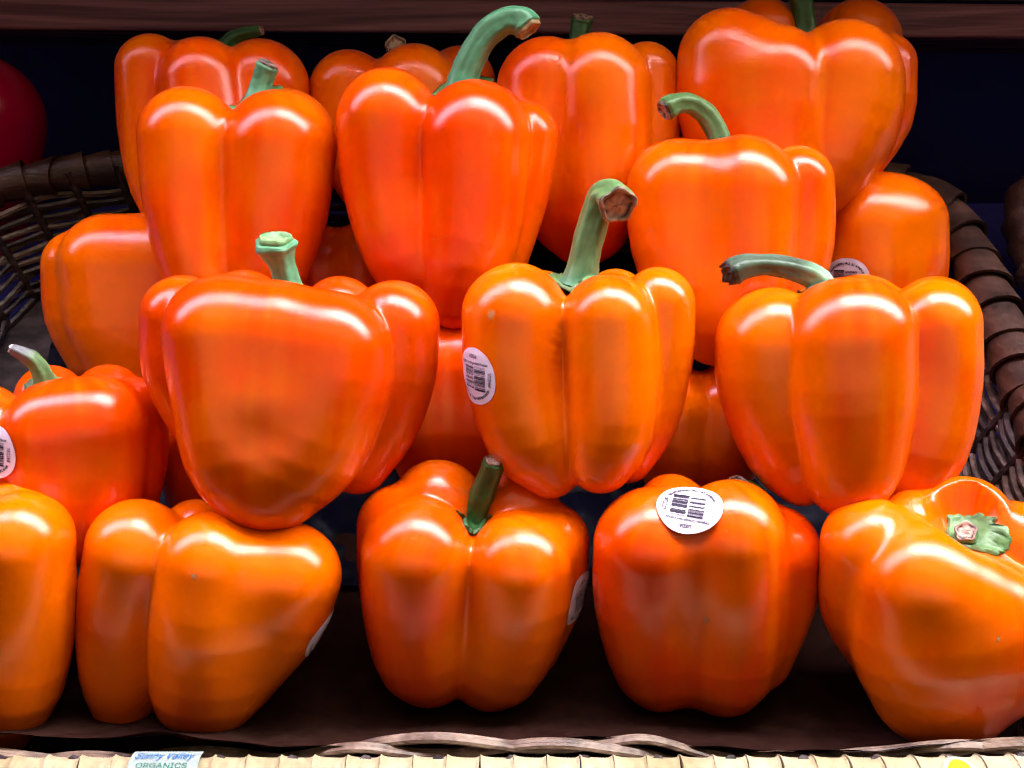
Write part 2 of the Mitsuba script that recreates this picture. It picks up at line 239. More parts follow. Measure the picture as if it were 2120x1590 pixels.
    {'lobes': [[(-0.18888, 0.43504, 0.26267, 0.02166), (-0.19041, 0.43399, 0.24072, 0.02107), (-0.19002, 0.433, 0.22158, 0.01635)], [(-0.17195, 0.43714, 0.26517, 0.02092), (-0.17396, 0.43591, 0.24002, 0.01974), (-0.17752, 0.4349, 0.22079, 0.01478)], [(-0.16174, 0.45115, 0.26734, 0.01448), (-0.16384, 0.44989, 0.24375, 0.01463), (-0.16832, 0.44864, 0.22192, 0.01266)], [(-0.22243, 0.43899, 0.26248, 0.01982), (-0.22275, 0.43784, 0.23931, 0.01941), (-0.21849, 0.43681, 0.22001, 0.01484)], [(-0.20359, 0.46611, 0.26738, 0.01535), (-0.20568, 0.46385, 0.22976, 0.01732)], [(-0.17766, 0.46511, 0.26722, 0.01617), (-0.18148, 0.46289, 0.23012, 0.01728)]], 'label': 'red-orange bell pepper cut by the left edge, white sticker and frayed grey stem tip', 'red': 0.65, 'sub': 6, 'stem': {'path': [(-0.19936, 0.45251, 0.27447, 0.00496), (-0.19929, 0.45189, 0.28211, 0.0039), (-0.20151, 0.45098, 0.28826, 0.00368), (-0.20513, 0.44995, 0.29208, 0.00326), (-0.21, 0.44888, 0.29504, 0.00223)], 'tone': 'green', 'cut': 'grey'}, 'shape': {'crease': 0.14, 'soft': (0, 1)}, 'stickers': [((-0.20944, 0.41812, 0.26051), -3)]},
    {'lobes': [[(-0.13607, 0.44502, 0.30864, 0.01756), (-0.13812, 0.44258, 0.28868, 0.01606), (-0.1323, 0.44008, 0.26849, 0.01313), (-0.1228, 0.43804, 0.25216, 0.01015)], [(-0.11566, 0.42491, 0.30693, 0.02332), (-0.11263, 0.42246, 0.28581, 0.02387), (-0.10865, 0.41969, 0.26244, 0.02386), (-0.10426, 0.41803, 0.24865, 0.01949)], [(-0.07056, 0.42227, 0.30126, 0.02212), (-0.07321, 0.42054, 0.28632, 0.02338), (-0.08266, 0.4178, 0.26306, 0.02376), (-0.09157, 0.41616, 0.24932, 0.01921)], [(-0.09278, 0.42469, 0.30502, 0.02257), (-0.09338, 0.42246, 0.28581, 0.0231)], [(-0.04871, 0.44272, 0.30608, 0.01889), (-0.0496, 0.44042, 0.28717, 0.018), (-0.05534, 0.43793, 0.26703, 0.0165), (-0.06473, 0.43577, 0.24973, 0.01376)], [(-0.07265, 0.45689, 0.30787, 0.01678), (-0.07433, 0.45307, 0.27753, 0.01858), (-0.08735, 0.44987, 0.25254, 0.01456)], [(-0.11301, 0.45894, 0.3083, 0.01767), (-0.11197, 0.45499, 0.27701, 0.01866), (-0.10442, 0.45176, 0.25193, 0.01462)]], 'label': 'biggest red-orange bell pepper, heart shaped, left of centre, with a pale green knob ended stem', 'red': 0.82, 'sub': 6, 'stem': {'path': [(-0.09138, 0.44488, 0.31576, 0.00675), (-0.09214, 0.44484, 0.32379, 0.00573), (-0.0938, 0.44432, 0.33123, 0.00531), (-0.09498, 0.44366, 0.33586, 0.00666), (-0.09541, 0.44286, 0.33931, 0.00839), (-0.09542, 0.44246, 0.34112, 0.00779)], 'tone': 'mint', 'cut': 'mint'}, 'shape': {'crease': 0.12, 'soft': (1, 2, 3)}},
    {'lobes': [[(0.00117, 0.43697, 0.31129, 0.02212), (0.00118, 0.43454, 0.29071, 0.02168), (0.00696, 0.43144, 0.26485, 0.01928), (0.01597, 0.42961, 0.24975, 0.01278)], [(0.03779, 0.42993, 0.31135, 0.01851), (0.03924, 0.42729, 0.28853, 0.01923), (0.03952, 0.42474, 0.26695, 0.0182), (0.03633, 0.42332, 0.25505, 0.01414)], [(0.06023, 0.44646, 0.31485, 0.01476), (0.05948, 0.44354, 0.29052, 0.01467), (0.05567, 0.44056, 0.26623, 0.01336), (0.04883, 0.43853, 0.24985, 0.01017)], [(0.04419, 0.46043, 0.31344, 0.01356), (0.04456, 0.4569, 0.28508, 0.01658), (0.0376, 0.45346, 0.25795, 0.01253)], [(0.01234, 0.45998, 0.30976, 0.01646), (0.01451, 0.4569, 0.28508, 0.01762), (0.02508, 0.45319, 0.25585, 0.01358)], [(0.06359, 0.45638, 0.31337, 0.01264), (0.06161, 0.45327, 0.28811, 0.01438), (0.04766, 0.44936, 0.25707, 0.0114)]], 'label': 'yellow-orange bell pepper in the centre, upright green stem with brown cut end', 'red': 0.12, 'sub': 6, 'stem': {'path': [(0.02778, 0.44934, 0.32201, 0.00719), (0.02927, 0.44956, 0.32902, 0.00637), (0.03111, 0.45023, 0.33988, 0.00595), (0.03427, 0.45027, 0.35072, 0.00611), (0.03721, 0.44939, 0.35724, 0.00666), (0.0404, 0.44579, 0.35797, 0.00738), (0.04188, 0.44023, 0.35583, 0.00749)], 'tone': 'green', 'flatcut': 1}, 'shape': {'crease': 0.2}, 'stickers': [((-0.01512, 0.42102, 0.29036), -4)], 'scars': [((-0.00844, 0.41858, 0.31598), 0.00223)]},
    {'lobes': [[(0.10646, 0.44035, 0.29908, 0.02225), (0.10685, 0.43824, 0.28154, 0.02137), (0.1147, 0.43528, 0.25733, 0.01932), (0.12122, 0.43364, 0.24406, 0.01333)], [(0.12992, 0.42862, 0.30176, 0.0232), (0.13091, 0.42594, 0.27881, 0.02279), (0.13388, 0.42313, 0.25512, 0.01806), (0.13481, 0.42217, 0.24715, 0.01456)], [(0.13956, 0.42763, 0.30535, 0.02117), (0.1407, 0.42482, 0.28115, 0.02096), (0.13992, 0.4218, 0.25558, 0.018), (0.13831, 0.42085, 0.24763, 0.01373)], [(0.17316, 0.44129, 0.30699, 0.01961), (0.17365, 0.43848, 0.28354, 0.01956), (0.16943, 0.43528, 0.25733, 0.01912), (0.16421, 0.43326, 0.24099, 0.01496)], [(0.10867, 0.44977, 0.29807, 0.02203), (0.10905, 0.44757, 0.28019, 0.02116), (0.11704, 0.44449, 0.25551, 0.01912), (0.12369, 0.44278, 0.24199, 0.0132)], [(0.13933, 0.46068, 0.29844, 0.02413), (0.14032, 0.45758, 0.27392, 0.0237), (0.14343, 0.45434, 0.24863, 0.01877), (0.14441, 0.45324, 0.24013, 0.01513)], [(0.15055, 0.46239, 0.302, 0.02216), (0.15168, 0.45911, 0.276, 0.02192), (0.15076, 0.45558, 0.24856, 0.01882), (0.149, 0.45448, 0.24004, 0.01435)], [(0.17676, 0.45075, 0.30614, 0.01942), (0.17723, 0.44782, 0.28224, 0.01937), (0.1729, 0.44449, 0.25551, 0.01892), (0.16755, 0.44238, 0.23886, 0.01481)]], 'label': 'yellow-orange bell pepper at right with a long dark dried stem pointing left', 'red': 0.2, 'sub': 6, 'stem': {'path': [(0.12894, 0.44846, 0.31812, 0.0056), (0.12546, 0.44842, 0.32458, 0.00518), (0.11705, 0.44765, 0.32832, 0.00476), (0.1057, 0.44629, 0.33053, 0.00435), (0.09557, 0.44505, 0.33032, 0.00493), (0.08898, 0.44395, 0.32792, 0.0061)], 'tone': 'dry', 'cut': 'black'}, 'shape': {'crease': 0.1, 'soft': (1, 2)}},
    {'lobes': [[(-0.04059, 0.49712, 0.27497, 0.02368), (-0.03974, 0.49415, 0.24996, 0.02225), (-0.03659, 0.49109, 0.22462, 0.01601)], [(-0.01578, 0.49712, 0.27497, 0.02435), (-0.01703, 0.49415, 0.24996, 0.02225), (-0.02058, 0.49109, 0.22462, 0.01601)], [(-0.04264, 0.52304, 0.27171, 0.02413), (-0.04173, 0.51976, 0.24551, 0.02267), (-0.03841, 0.51638, 0.21898, 0.0163)], [(-0.01658, 0.52304, 0.27171, 0.02482), (-0.01788, 0.51976, 0.24551, 0.02267), (-0.0216, 0.51638, 0.21898, 0.0163)]], 'label': 'shaded red-orange bell pepper in the gap between the two big middle peppers', 'red': 0.75, 'sub': 5},
    {'lobes': [[(0.07573, 0.49312, 0.255, 0.01944), (0.07612, 0.49094, 0.2367, 0.01818), (0.07755, 0.48926, 0.22286, 0.01369)], [(0.10196, 0.49423, 0.25467, 0.02039), (0.1002, 0.49203, 0.23633, 0.01936), (0.09601, 0.49035, 0.22246, 0.01372)], [(0.07955, 0.51879, 0.25076, 0.01981), (0.07993, 0.51637, 0.23159, 0.01852), (0.08142, 0.51452, 0.2171, 0.01394)], [(0.10666, 0.51775, 0.25078, 0.02069), (0.10479, 0.51534, 0.23165, 0.01964), (0.10039, 0.5135, 0.21718, 0.01391)]], 'label': 'shaded bell pepper in the gap left of the dark stemmed pepper', 'red': 0.6, 'sub': 5},
    {'lobes': [[(-0.13859, 0.48297, 0.23935, 0.02191), (-0.13959, 0.48121, 0.21861, 0.02071), (-0.13924, 0.47979, 0.2023, 0.01472)], [(-0.11676, 0.48513, 0.23863, 0.02133), (-0.11873, 0.48335, 0.21781, 0.02035), (-0.1228, 0.48191, 0.20142, 0.01478)], [(-0.14548, 0.50799, 0.23514, 0.02231), (-0.14648, 0.50597, 0.21347, 0.02108), (-0.14607, 0.50436, 0.19642, 0.01498)], [(-0.12157, 0.50598, 0.23511, 0.02154), (-0.12359, 0.50398, 0.21351, 0.02055), (-0.1278, 0.50238, 0.19651, 0.01492)]], 'label': 'shaded bell pepper low behind the biggest heart shaped pepper', 'red': 0.6, 'sub': 5},
    {'lobes': [[(-0.10511, 0.57846, 0.30737, 0.02359), (-0.10412, 0.57412, 0.28476, 0.02262), (-0.10307, 0.57072, 0.26708, 0.01546)], [(-0.07947, 0.57846, 0.30737, 0.02359), (-0.08099, 0.57412, 0.28476, 0.02262), (-0.08245, 0.57072, 0.26708, 0.01546)], [(-0.1105, 0.6086, 0.30436, 0.02405), (-0.10945, 0.60396, 0.28061, 0.02307), (-0.10833, 0.60032, 0.26205, 0.01576)], [(-0.08355, 0.6086, 0.30436, 0.02405), (-0.08513, 0.60396, 0.28061, 0.02307), (-0.08666, 0.60032, 0.26205, 0.01576)]], 'label': 'shaded bell pepper deep in the gap between the two upper left peppers', 'red': 0.6, 'sub': 5},
    {'lobes': [[(-0.19212, 0.39965, 0.22923, 0.01987), (-0.19732, 0.40194, 0.20118, 0.02167), (-0.20579, 0.40424, 0.16751, 0.02141), (-0.21321, 0.40543, 0.14664, 0.01488)], [(-0.22087, 0.39809, 0.22786, 0.02077), (-0.22478, 0.40039, 0.19983, 0.02219), (-0.22704, 0.40255, 0.16848, 0.02073), (-0.22635, 0.40376, 0.14768, 0.01482)], [(-0.20063, 0.41903, 0.22793, 0.02013), (-0.20587, 0.42107, 0.19896, 0.02193), (-0.21449, 0.42308, 0.16423, 0.02165), (-0.22209, 0.42411, 0.14273, 0.01504)], [(-0.23231, 0.42068, 0.22629, 0.02119), (-0.23617, 0.42269, 0.19719, 0.02261), (-0.23829, 0.42454, 0.16468, 0.0211), (-0.2374, 0.42556, 0.14314, 0.01508)]], 'label': 'yellow-orange bell pepper cut off by the left edge in the front row', 'red': 0.1, 'sub': 6},
    {'lobes': [[(-0.15208, 0.41225, 0.21963, 0.02075), (-0.15911, 0.41427, 0.19289, 0.02076), (-0.16324, 0.41606, 0.16525, 0.01873), (-0.16419, 0.41696, 0.14918, 0.01481)], [(-0.12021, 0.40387, 0.21811, 0.02039), (-0.12324, 0.40597, 0.19167, 0.02433), (-0.12759, 0.40776, 0.16548, 0.0224), (-0.13069, 0.4085, 0.15337, 0.01573)], [(-0.09056, 0.41045, 0.21026, 0.02078), (-0.09895, 0.41182, 0.19194, 0.02146), (-0.11539, 0.41355, 0.16554, 0.01781), (-0.12458, 0.4143, 0.15261, 0.0143)], [(-0.10792, 0.41224, 0.20901, 0.01969), (-0.11174, 0.41356, 0.19106, 0.02095)], [(-0.13334, 0.43036, 0.2183, 0.01506), (-0.13486, 0.43217, 0.19076, 0.01867), (-0.13317, 0.43374, 0.16232, 0.0148)], [(-0.10004, 0.42792, 0.20396, 0.01838), (-0.10339, 0.4291, 0.18548, 0.01861), (-0.11972, 0.43041, 0.16182, 0.0147)]], 'label': 'lopsided orange bell pepper, second from the left in the front row, tapering to its base', 'red': 0.15, 'sub': 6, 'stem': {'path': [(-0.11812, 0.42325, 0.2213, 0.004), (-0.11785, 0.42265, 0.22905, 0.00338), (-0.11782, 0.42199, 0.23292, 0.00317)], 'tone': 'grey'}, 'shape': {'crease': 0.12, 'soft': (1, 2, 3)}, 'tight': 1, 'stickers': [((-0.07623, 0.4091, 0.1833), -20)], 'scars': [((-0.12056, 0.38341, 0.22177), 0.00142)]},
    {'lobes': [[(-0.03886, 0.41316, 0.21817, 0.02218), (-0.03909, 0.416, 0.19203, 0.02245), (-0.03633, 0.41826, 0.16855, 0.02021), (-0.03331, 0.41915, 0.15847, 0.01193)], [(0.00355, 0.41375, 0.21302, 0.02168), (0.002, 0.416, 0.19203, 0.02265), (-0.00613, 0.41847, 0.16616, 0.01963), (-0.0144, 0.41922, 0.15775, 0.01152)], [(0.01517, 0.42673, 0.21657, 0.0178), (0.0144, 0.42896, 0.19456, 0.01769), (0.00629, 0.43133, 0.16829, 0.01573)], [(-0.04748, 0.42839, 0.22456, 0.01697), (-0.04784, 0.43112, 0.19802, 0.01691), (-0.0443, 0.43391, 0.1669, 0.01477)], [(-0.03172, 0.43623, 0.23057, 0.01944), (-0.03145, 0.43941, 0.1987, 0.01992), (-0.02366, 0.44249, 0.16229, 0.01506)], [(0.00205, 0.43664, 0.22668, 0.01889), (0, 0.43941, 0.1987, 0.01992), (-0.01291, 0.44249, 0.16229, 0.01506)]], 'label': 'orange bell pepper in the middle of the front row with dark upright stem', 'red': 0.45, 'sub': 6, 'stem': {'path': [(-0.01613, 0.42751, 0.22492, 0.00726), (-0.01442, 0.42622, 0.23189, 0.00581), (-0.0113, 0.42403, 0.24185, 0.00496), (-0.00824, 0.42152, 0.25112, 0.00451), (-0.00741, 0.42033, 0.25505, 0.00429)], 'tone': 'dark', 'calyx': 0.0127}, 'shape': {'crease': 0.17, 'fill': 0.6}, 'tight': 1, 'stickers': [((0.02907, 0.42013, 0.19527), 12)]},
    {'lobes': [[(0.05596, 0.41276, 0.22194, 0.02329), (0.05633, 0.41556, 0.19663, 0.02257), (0.06175, 0.41851, 0.16614, 0.01963), (0.06549, 0.41936, 0.15652, 0.01194)], [(0.0877, 0.41017, 0.22682, 0.02212), (0.08944, 0.41347, 0.19765, 0.02345), (0.08953, 0.41646, 0.16728, 0.02157), (0.0882, 0.41742, 0.1565, 0.01272)], [(0.10957, 0.42103, 0.21536, 0.01839), (0.10929, 0.42314, 0.19514, 0.01869), (0.10375, 0.42578, 0.16668, 0.01702)], [(0.06645, 0.42856, 0.23096, 0.0149), (0.06795, 0.43157, 0.20229, 0.01853), (0.07609, 0.4348, 0.16642, 0.0148)], [(0.09594, 0.43285, 0.22273, 0.01715), (0.09549, 0.43507, 0.20068, 0.01868), (0.08948, 0.43823, 0.16458, 0.01491)]], 'label': 'dark orange bell pepper in the front row with an upside-down white sticker near its top', 'red': 0.5, 'sub': 6, 'stem': {'path': [(0.093, 0.42971, 0.23589, 0.00564), (0.0933, 0.42924, 0.23991, 0.00482), (0.09362, 0.42857, 0.24271, 0.0046)], 'tone': 'green'}, 'shape': {'crease': 0.25, 'soft': (0, 1)}, 'stickers': [((0.06865, 0.39823, 0.24353), 174)], 'scars': [((0.07608, 0.39361, 0.19864), 0.00184)]},
    {'lobes': [[(0.15655, 0.39173, 0.21546, 0.024), (0.16116, 0.3961, 0.18934, 0.02731), (0.16864, 0.39932, 0.16815, 0.02471)], [(0.18811, 0.39333, 0.1992, 0.02318), (0.19103, 0.39593, 0.18304, 0.02547), (0.1814, 0.39858, 0.1653, 0.02157)], [(0.1723, 0.3916, 0.20773, 0.02222), (0.17526, 0.39451, 0.19019, 0.02586), (0.17384, 0.39775, 0.16906, 0.02246)], [(0.14185, 0.40424, 0.2252, 0.01879), (0.14459, 0.40876, 0.1978, 0.01889), (0.15455, 0.41212, 0.17528, 0.01606)], [(0.16436, 0.4139, 0.2263, 0.01761), (0.16807, 0.41779, 0.20209, 0.02001), (0.1723, 0.42195, 0.17333, 0.01641)], [(0.18253, 0.41395, 0.23047, 0.01952), (0.18804, 0.41824, 0.20406, 0.021), (0.18496, 0.42275, 0.1729, 0.01644)], [(0.2028, 0.41322, 0.22132, 0.01881), (0.20715, 0.4169, 0.19816, 0.02102), (0.19944, 0.42135, 0.16683, 0.01645)], [(0.2137, 0.40567, 0.20783, 0.01904), (0.21542, 0.4086, 0.18924, 0.02075), (0.20225, 0.41239, 0.16282, 0.0182)]], 'label': 'bright orange bell pepper at the bottom right with a green calyx and cut stump', 'red': 0.3, 'sub': 6, 'stem': {'path': [(0.18138, 0.4053, 0.22516, 0.00519), (0.17966, 0.40251, 0.22903, 0.00457), (0.17704, 0.39863, 0.23372, 0.00433)], 'tone': 'green', 'flatcut': 1, 'calyx': 0.0125}, 'shape': {'crease': 0.17, 'soft': (0, 1, 2), 'fill': 0.7, 'dimple': (0.1777, 0.40071, 0.24054, 0.01244)}, 'scars': [((0.18033, 0.3687, 0.20332), 0.00117)]},
    {'lobes': [[(-0.33328, 0.70474, 0.38134, 0.04072), (-0.33584, 0.69913, 0.35206, 0.03631), (-0.34296, 0.69346, 0.32259, 0.02732)], [(-0.38355, 0.71049, 0.37823, 0.03957), (-0.37864, 0.7048, 0.34866, 0.03664), (-0.37051, 0.69964, 0.3219, 0.02756)], [(-0.34458, 0.72901, 0.38205, 0.04084), (-0.34719, 0.72312, 0.35179, 0.03641), (-0.35452, 0.71719, 0.32133, 0.02739)], [(-0.39, 0.72261, 0.37853, 0.03903), (-0.38498, 0.71679, 0.34847, 0.03614), (-0.3767, 0.7115, 0.32127, 0.02718)]], 'label': 'dark red bell pepper cut off by the left edge in the next basket, upper one', 'red': 2, 'sub': 5},
    {'lobes': [[(-0.35056, 0.71283, 0.33586, 0.03723), (-0.35166, 0.70702, 0.3056, 0.03579), (-0.35588, 0.70115, 0.27515, 0.0281)], [(-0.39439, 0.71922, 0.33528, 0.03756), (-0.39248, 0.71334, 0.30475, 0.03454), (-0.38425, 0.7074, 0.27404, 0.0252)], [(-0.36245, 0.73738, 0.33507, 0.03734), (-0.36355, 0.73129, 0.30379, 0.03589), (-0.36788, 0.72516, 0.27233, 0.02817)], [(-0.40102, 0.73149, 0.33488, 0.03705), (-0.39905, 0.72547, 0.30385, 0.03406), (-0.39066, 0.7194, 0.27262, 0.02485)]], 'label': 'dark red bell pepper cut off by the left edge in the next basket, lower one', 'red': 2, 'sub': 5},
]


# ---------------------------------------------------------------- mesh helpers
def tube(path, radii, sides=12, ridge=0.0, ridges=5, cap=True, squash=1.0):
    """Swept tube with parallel-transported frame; returns vertices, faces, arc fraction and angle per vertex."""
    p = np.asarray(path, float)
    n = len(p)
    t = np.gradient(p, axis=0)
    t /= np.linalg.norm(t, axis=1, keepdims=True) + 1e-12
    _, u, w = frame(t[0])
    U = [u]
    for i in range(1, n):
        u = U[-1] - t[i] * (U[-1] @ t[i])
        U.append(u / np.linalg.norm(u))
    U = np.array(U)
    Wv = np.cross(t, U)
    a = np.arange(sides) * 2 * np.pi / sides
    r = np.broadcast_to(radii, (n,))[:, None] * (1 + ridge * np.cos(ridges * a + 0.6))[None]
    v = p[:, None] + r[..., None] * (np.cos(a)[None, :, None] * U[:, None] + squash * np.sin(a)[None, :, None] * Wv[:, None])
    i, j = np.meshgrid(np.arange(n - 1), np.arange(sides), indexing="ij")
    q = np.stack([i * sides + j, i * sides + (j + 1) % sides, (i + 1) * sides + (j + 1) % sides, (i + 1) * sides + j], -1).reshape(-1, 4)
    f = np.vstack([q[:, [0, 1, 2]], q[:, [0, 2, 3]]])
    v = v.reshape(-1, 3)
    s = np.repeat(np.linspace(0, 1, n), sides)
    an = np.tile(a, n)
    if cap:
        for ring, c in ((0, p[0]), (n - 1, p[-1])):
            k = len(v)
            v = np.vstack([v, c[None]])
            s, an = np.append(s, ring / (n - 1)), np.append(an, 0)
            jj = np.arange(sides)
            tri = np.stack([ring * sides + jj, ring * sides + (jj + 1) % sides, np.full(sides, k)], 1)
            f = np.vstack([f, tri[:, ::-1] if ring == 0 else tri])
    return v, f, s, an


def tmesh(v, f):
    return trimesh.Trimesh(v, f, process=False)


def normals_of(v, f):
    return meshkit.arrays((v, f), True)[2]


# ---------------------------------------------------------------- the peppers
TONES = {"mint": ((0.03, 0.13, 0.055), (0.12, 0.32, 0.175)), "green": ((0.035, 0.085, 0.02), (0.125, 0.235, 0.085)), "dark": ((0.008, 0.035, 0.008), (0.035, 0.12, 0.03)),
         "brown": ((0.05, 0.035, 0.025), (0.20, 0.14, 0.10)), "dry": ((0.012, 0.018, 0.014), (0.07, 0.12, 0.07)), "grey": ((0.12, 0.17, 0.11), (0.30, 0.36, 0.28))}
CUTS = {"mint": ((0.08, 0.20, 0.07), (0.20, 0.34, 0.15)), "brown": ((0.022, 0.012, 0.009), (0.40, 0.27, 0.20)), "tan": ((0.20, 0.13, 0.05), (0.36, 0.26, 0.12)), "grey": ((0.18, 0.17, 0.17), (0.5, 0.47, 0.46)), "black": ((0.010, 0.009, 0.010), (0.05, 0.04, 0.04))}


def ripeness(body, v, red, seed):
    q = v - body.center
    h = q @ body.axis
    big = meshkit.fbm(v * 22 + seed * 5.3, 2, seed)
    mid = meshkit.fbm(v * 55 + seed * 2.7, 3, seed + 9)
    _, u, w = frame(body.axis)
    ang = np.arctan2(q @ u, q @ w)
    streak = meshkit.fbm(np.stack([np.cos(ang) * 9, np.sin(ang) * 9, h * 14], 1) + seed, 3, seed + 4)
    t = np.clip(red + 1.5 * (big - 0.5) + 0.5 * (mid - 0.5) + 0.7 * (streak - 0.5), 0, 1)
    return np.stack([t * t * (3 - 2 * t), 0.92 + 0.16 * mid], 1)


def stem(parent, body, st, seed):
    path = np.array(st["path"])
    fine = spline(path, 7)
    base = fine[0].copy()
    dark, light = map(np.array, TONES[st["tone"]])
    n = len(fine)
    s = np.linspace(0, 1, n)
    rad = fine[:, 3] * (1 + 0.22 * np.exp(-s / 0.06)) * (1 + 0.05 * (meshkit.noise(np.stack([s * 9, s * 0, s * 0 + seed], 1)) - 0.5))
    if st.get("flatcut") is None:
        rad[-1] *= 0.86
    v, f, ss, an = tube(fine[:, :3], rad, 40, 0.075, 5, cap=False)
    wob = meshkit.fbm(v * 160 + seed, 3, seed) - 0.5
    nn = normals_of(v, f)
    v = v + nn * (0.0011 * wob)[:, None]
    g = meshkit.fbm(np.stack([np.cos(an) * 4, np.sin(an) * 4, ss * 3], 1) + seed, 3, seed)
    rib = 0.5 + 0.5 * np.cos(5 * an + 0.6)
    mott = meshkit.fbm(v * 700, 3, seed + 2)
    t = np.clip(0.15 + 0.9 * (g - 0.25) + 0.25 * rib + 0.5 * (mott - 0.5), 0, 1)[:, None]
    c = dark * (1 - t) + light * t
    if st["tone"] in ("mint", "green"):
        blue = (np.exp(-ss / 0.14) * 0.6)[:, None]
        c = c * (1 - blue) + np.array([0.07, 0.24, 0.17]) * blue
    if st["tone"] == "dry":
        fresh = smooth01(0.45, 0.1, ss)[:, None]
        c = c * (1 - fresh) + np.array([0.22, 0.42, 0.24]) * fresh * (0.7 + 0.6 * mott[:, None])
    if st.get("cut") == "grey":
        dry = smooth01(0.55, 0.8, ss + 0.3 * (mott - 0.5))[:, None]
        c = c * (1 - dry) + np.array([0.10, 0.10, 0.11]) * dry
    key = obj("stem", (v, f), "stem_skin", parent=parent, color=np.clip(c, 0, 1), normals=normals_of(v, f))
    # the cut end: a shallow hollow with a raised fibrous lip
    cd, cl = map(np.array, CUTS[st.get("cut", "brown")])
    end, ax = fine[-1, :3], fine[-1, :3] - fine[-2, :3]
    ax, u, w = frame(ax)
    ring = v[(n - 1) * 40:n * 40]
    R0 = np.linalg.norm(ring - end, axis=1)
    uu = (ring - end) / R0[:, None]
    rows, cols = [], []
    bulge = 0.30 if st.get("flatcut") is None else 0.16
    for k, (rr, hh) in enumerate([(1.0, 0.0), (1.0, 0.10), (0.96, bulge), (0.84, bulge * 1.05), (0.72, bulge * 0.45), (0.5, bulge * 0.15), (0.28, bulge * 0.3), (0.08, bulge * 0.35)]):
        jag = meshkit.noise(np.stack([np.arange(40) * 0.55, np.full(40, k * 1.7), np.full(40, seed * 1.0)], 1)) - 0.5
        jag = 0.5 * (jag + np.roll(jag, 1))
        amp = 0.9 if st.get("cut") in ("black", "grey") else 0.22
        rows.append(end + uu * (R0 * rr)[:, None] + ax[None] * ((hh + amp * jag * (k in (2, 3)) + 0.10 * jag * (k > 3)) * R0.mean())[:, None])
        mm = np.clip(0.5 + 1.6 * jag + (0.35 if k >= 5 else 0.1 if k in (2, 3) else -0.4), 0, 1)[:, None]
        cols.append(cd * (1 - mm) + cl * mm)
    cv = np.vstack([r for r in rows])
    i, j = np.meshgrid(np.arange(7), np.arange(40), indexing="ij")
    q = np.stack([i * 40 + j, i * 40 + (j + 1) % 40, (i + 1) * 40 + (j + 1) % 40, (i + 1) * 40 + j], -1).reshape(-1, 4)
    cf = np.vstack([q[:, [0, 1, 2]], q[:, [0, 2, 3]], [[280 + a, 280 + (a + 1) % 40, 280] for a in range(1, 39)]])
    obj("cut_end", (cv, cf), "stem_skin", parent=key, color=np.clip(np.vstack(cols), 0, 1), normals=normals_of(cv, cf))
    # calyx: a thin toothed disc lying on the shoulder of the fruit round the stem
    ax0 = fine[2, :3] - fine[0, :3]
    ax0 = ax0 / np.linalg.norm(ax0) * 0.5 + body.axis * 0.5
    ax0, u, w = frame(ax0)
    rc = st.get("calyx", base[3] * 1.7)
    na, nr = 60, 7
    a = np.arange(na) * 2 * np.pi / na
    tooth = 1 + 0.16 * np.abs(((a * 6 / (2 * np.pi) + 0.3) % 1) - 0.5) * 2 + 0.06 * np.sin(a * 17 + seed)
    pts = np.vstack([base[:3] + ax0 * 0.002 + (rc * r_) * (tooth ** (r_ * r_))[:, None] * (np.cos(a)[:, None] * u + np.sin(a)[:, None] * w) for r_ in np.linspace(0.15, 1, nr)])
    top, nrm = body.project(pts, 0.0012)
    rad_ = np.repeat(np.linspace(0.15, 1, nr), na)
    top = top + nrm * (0.0012 * (1 - rad_) + 0.0012 * (rad_ > 0.95) * (meshkit.noise(top * 300) - 0.2))[:, None]
    i, j = np.meshgrid(np.arange(nr - 1), np.arange(na), indexing="ij")
    q = np.stack([i * na + j, (i + 1) * na + j, (i + 1) * na + (j + 1) % na, i * na + (j + 1) % na], -1).reshape(-1, 4)
    low = top[-na:] - nrm[-na:] * 0.0016
    k = len(top)
    jj = np.arange(na)
    skirt = np.stack([(nr - 1) * na + jj, k + jj, k + (jj + 1) % na, (nr - 1) * na + (jj + 1) % na], 1)
    q = np.vstack([q, skirt])
    vv = np.vstack([top, low])
    ff = np.vstack([q[:, [0, 1, 2]], q[:, [0, 2, 3]]])
    cd, cl = map(np.array, TONES["green" if st["tone"] in ("mint", "green") else st["tone"]])
    m = np.clip(meshkit.fbm(vv * 400, 3, seed) * 1.2 - 0.1, 0, 1)[:, None]
    obj("calyx", (vv, ff), "stem_skin", parent=parent, color=np.clip(cd * (1 - m) + cl * m, 0, 1), normals=normals_of(vv, ff))


def smooth01(a, b, x):
    t = np.clip((x - a) / (b - a), 0, 1)
    return t * t * (3 - 2 * t)


def flat_text(text, height, bold=True):
    m = meshkit.text_mesh(text, height, 0.0001, bold=bold)
    keep = m.face_normals[:, 2] > 0.5
    m.update_faces(keep)
    m.remove_unreferenced_vertices()
    return np.array(m.vertices)[:, :2], np.array(m.faces)


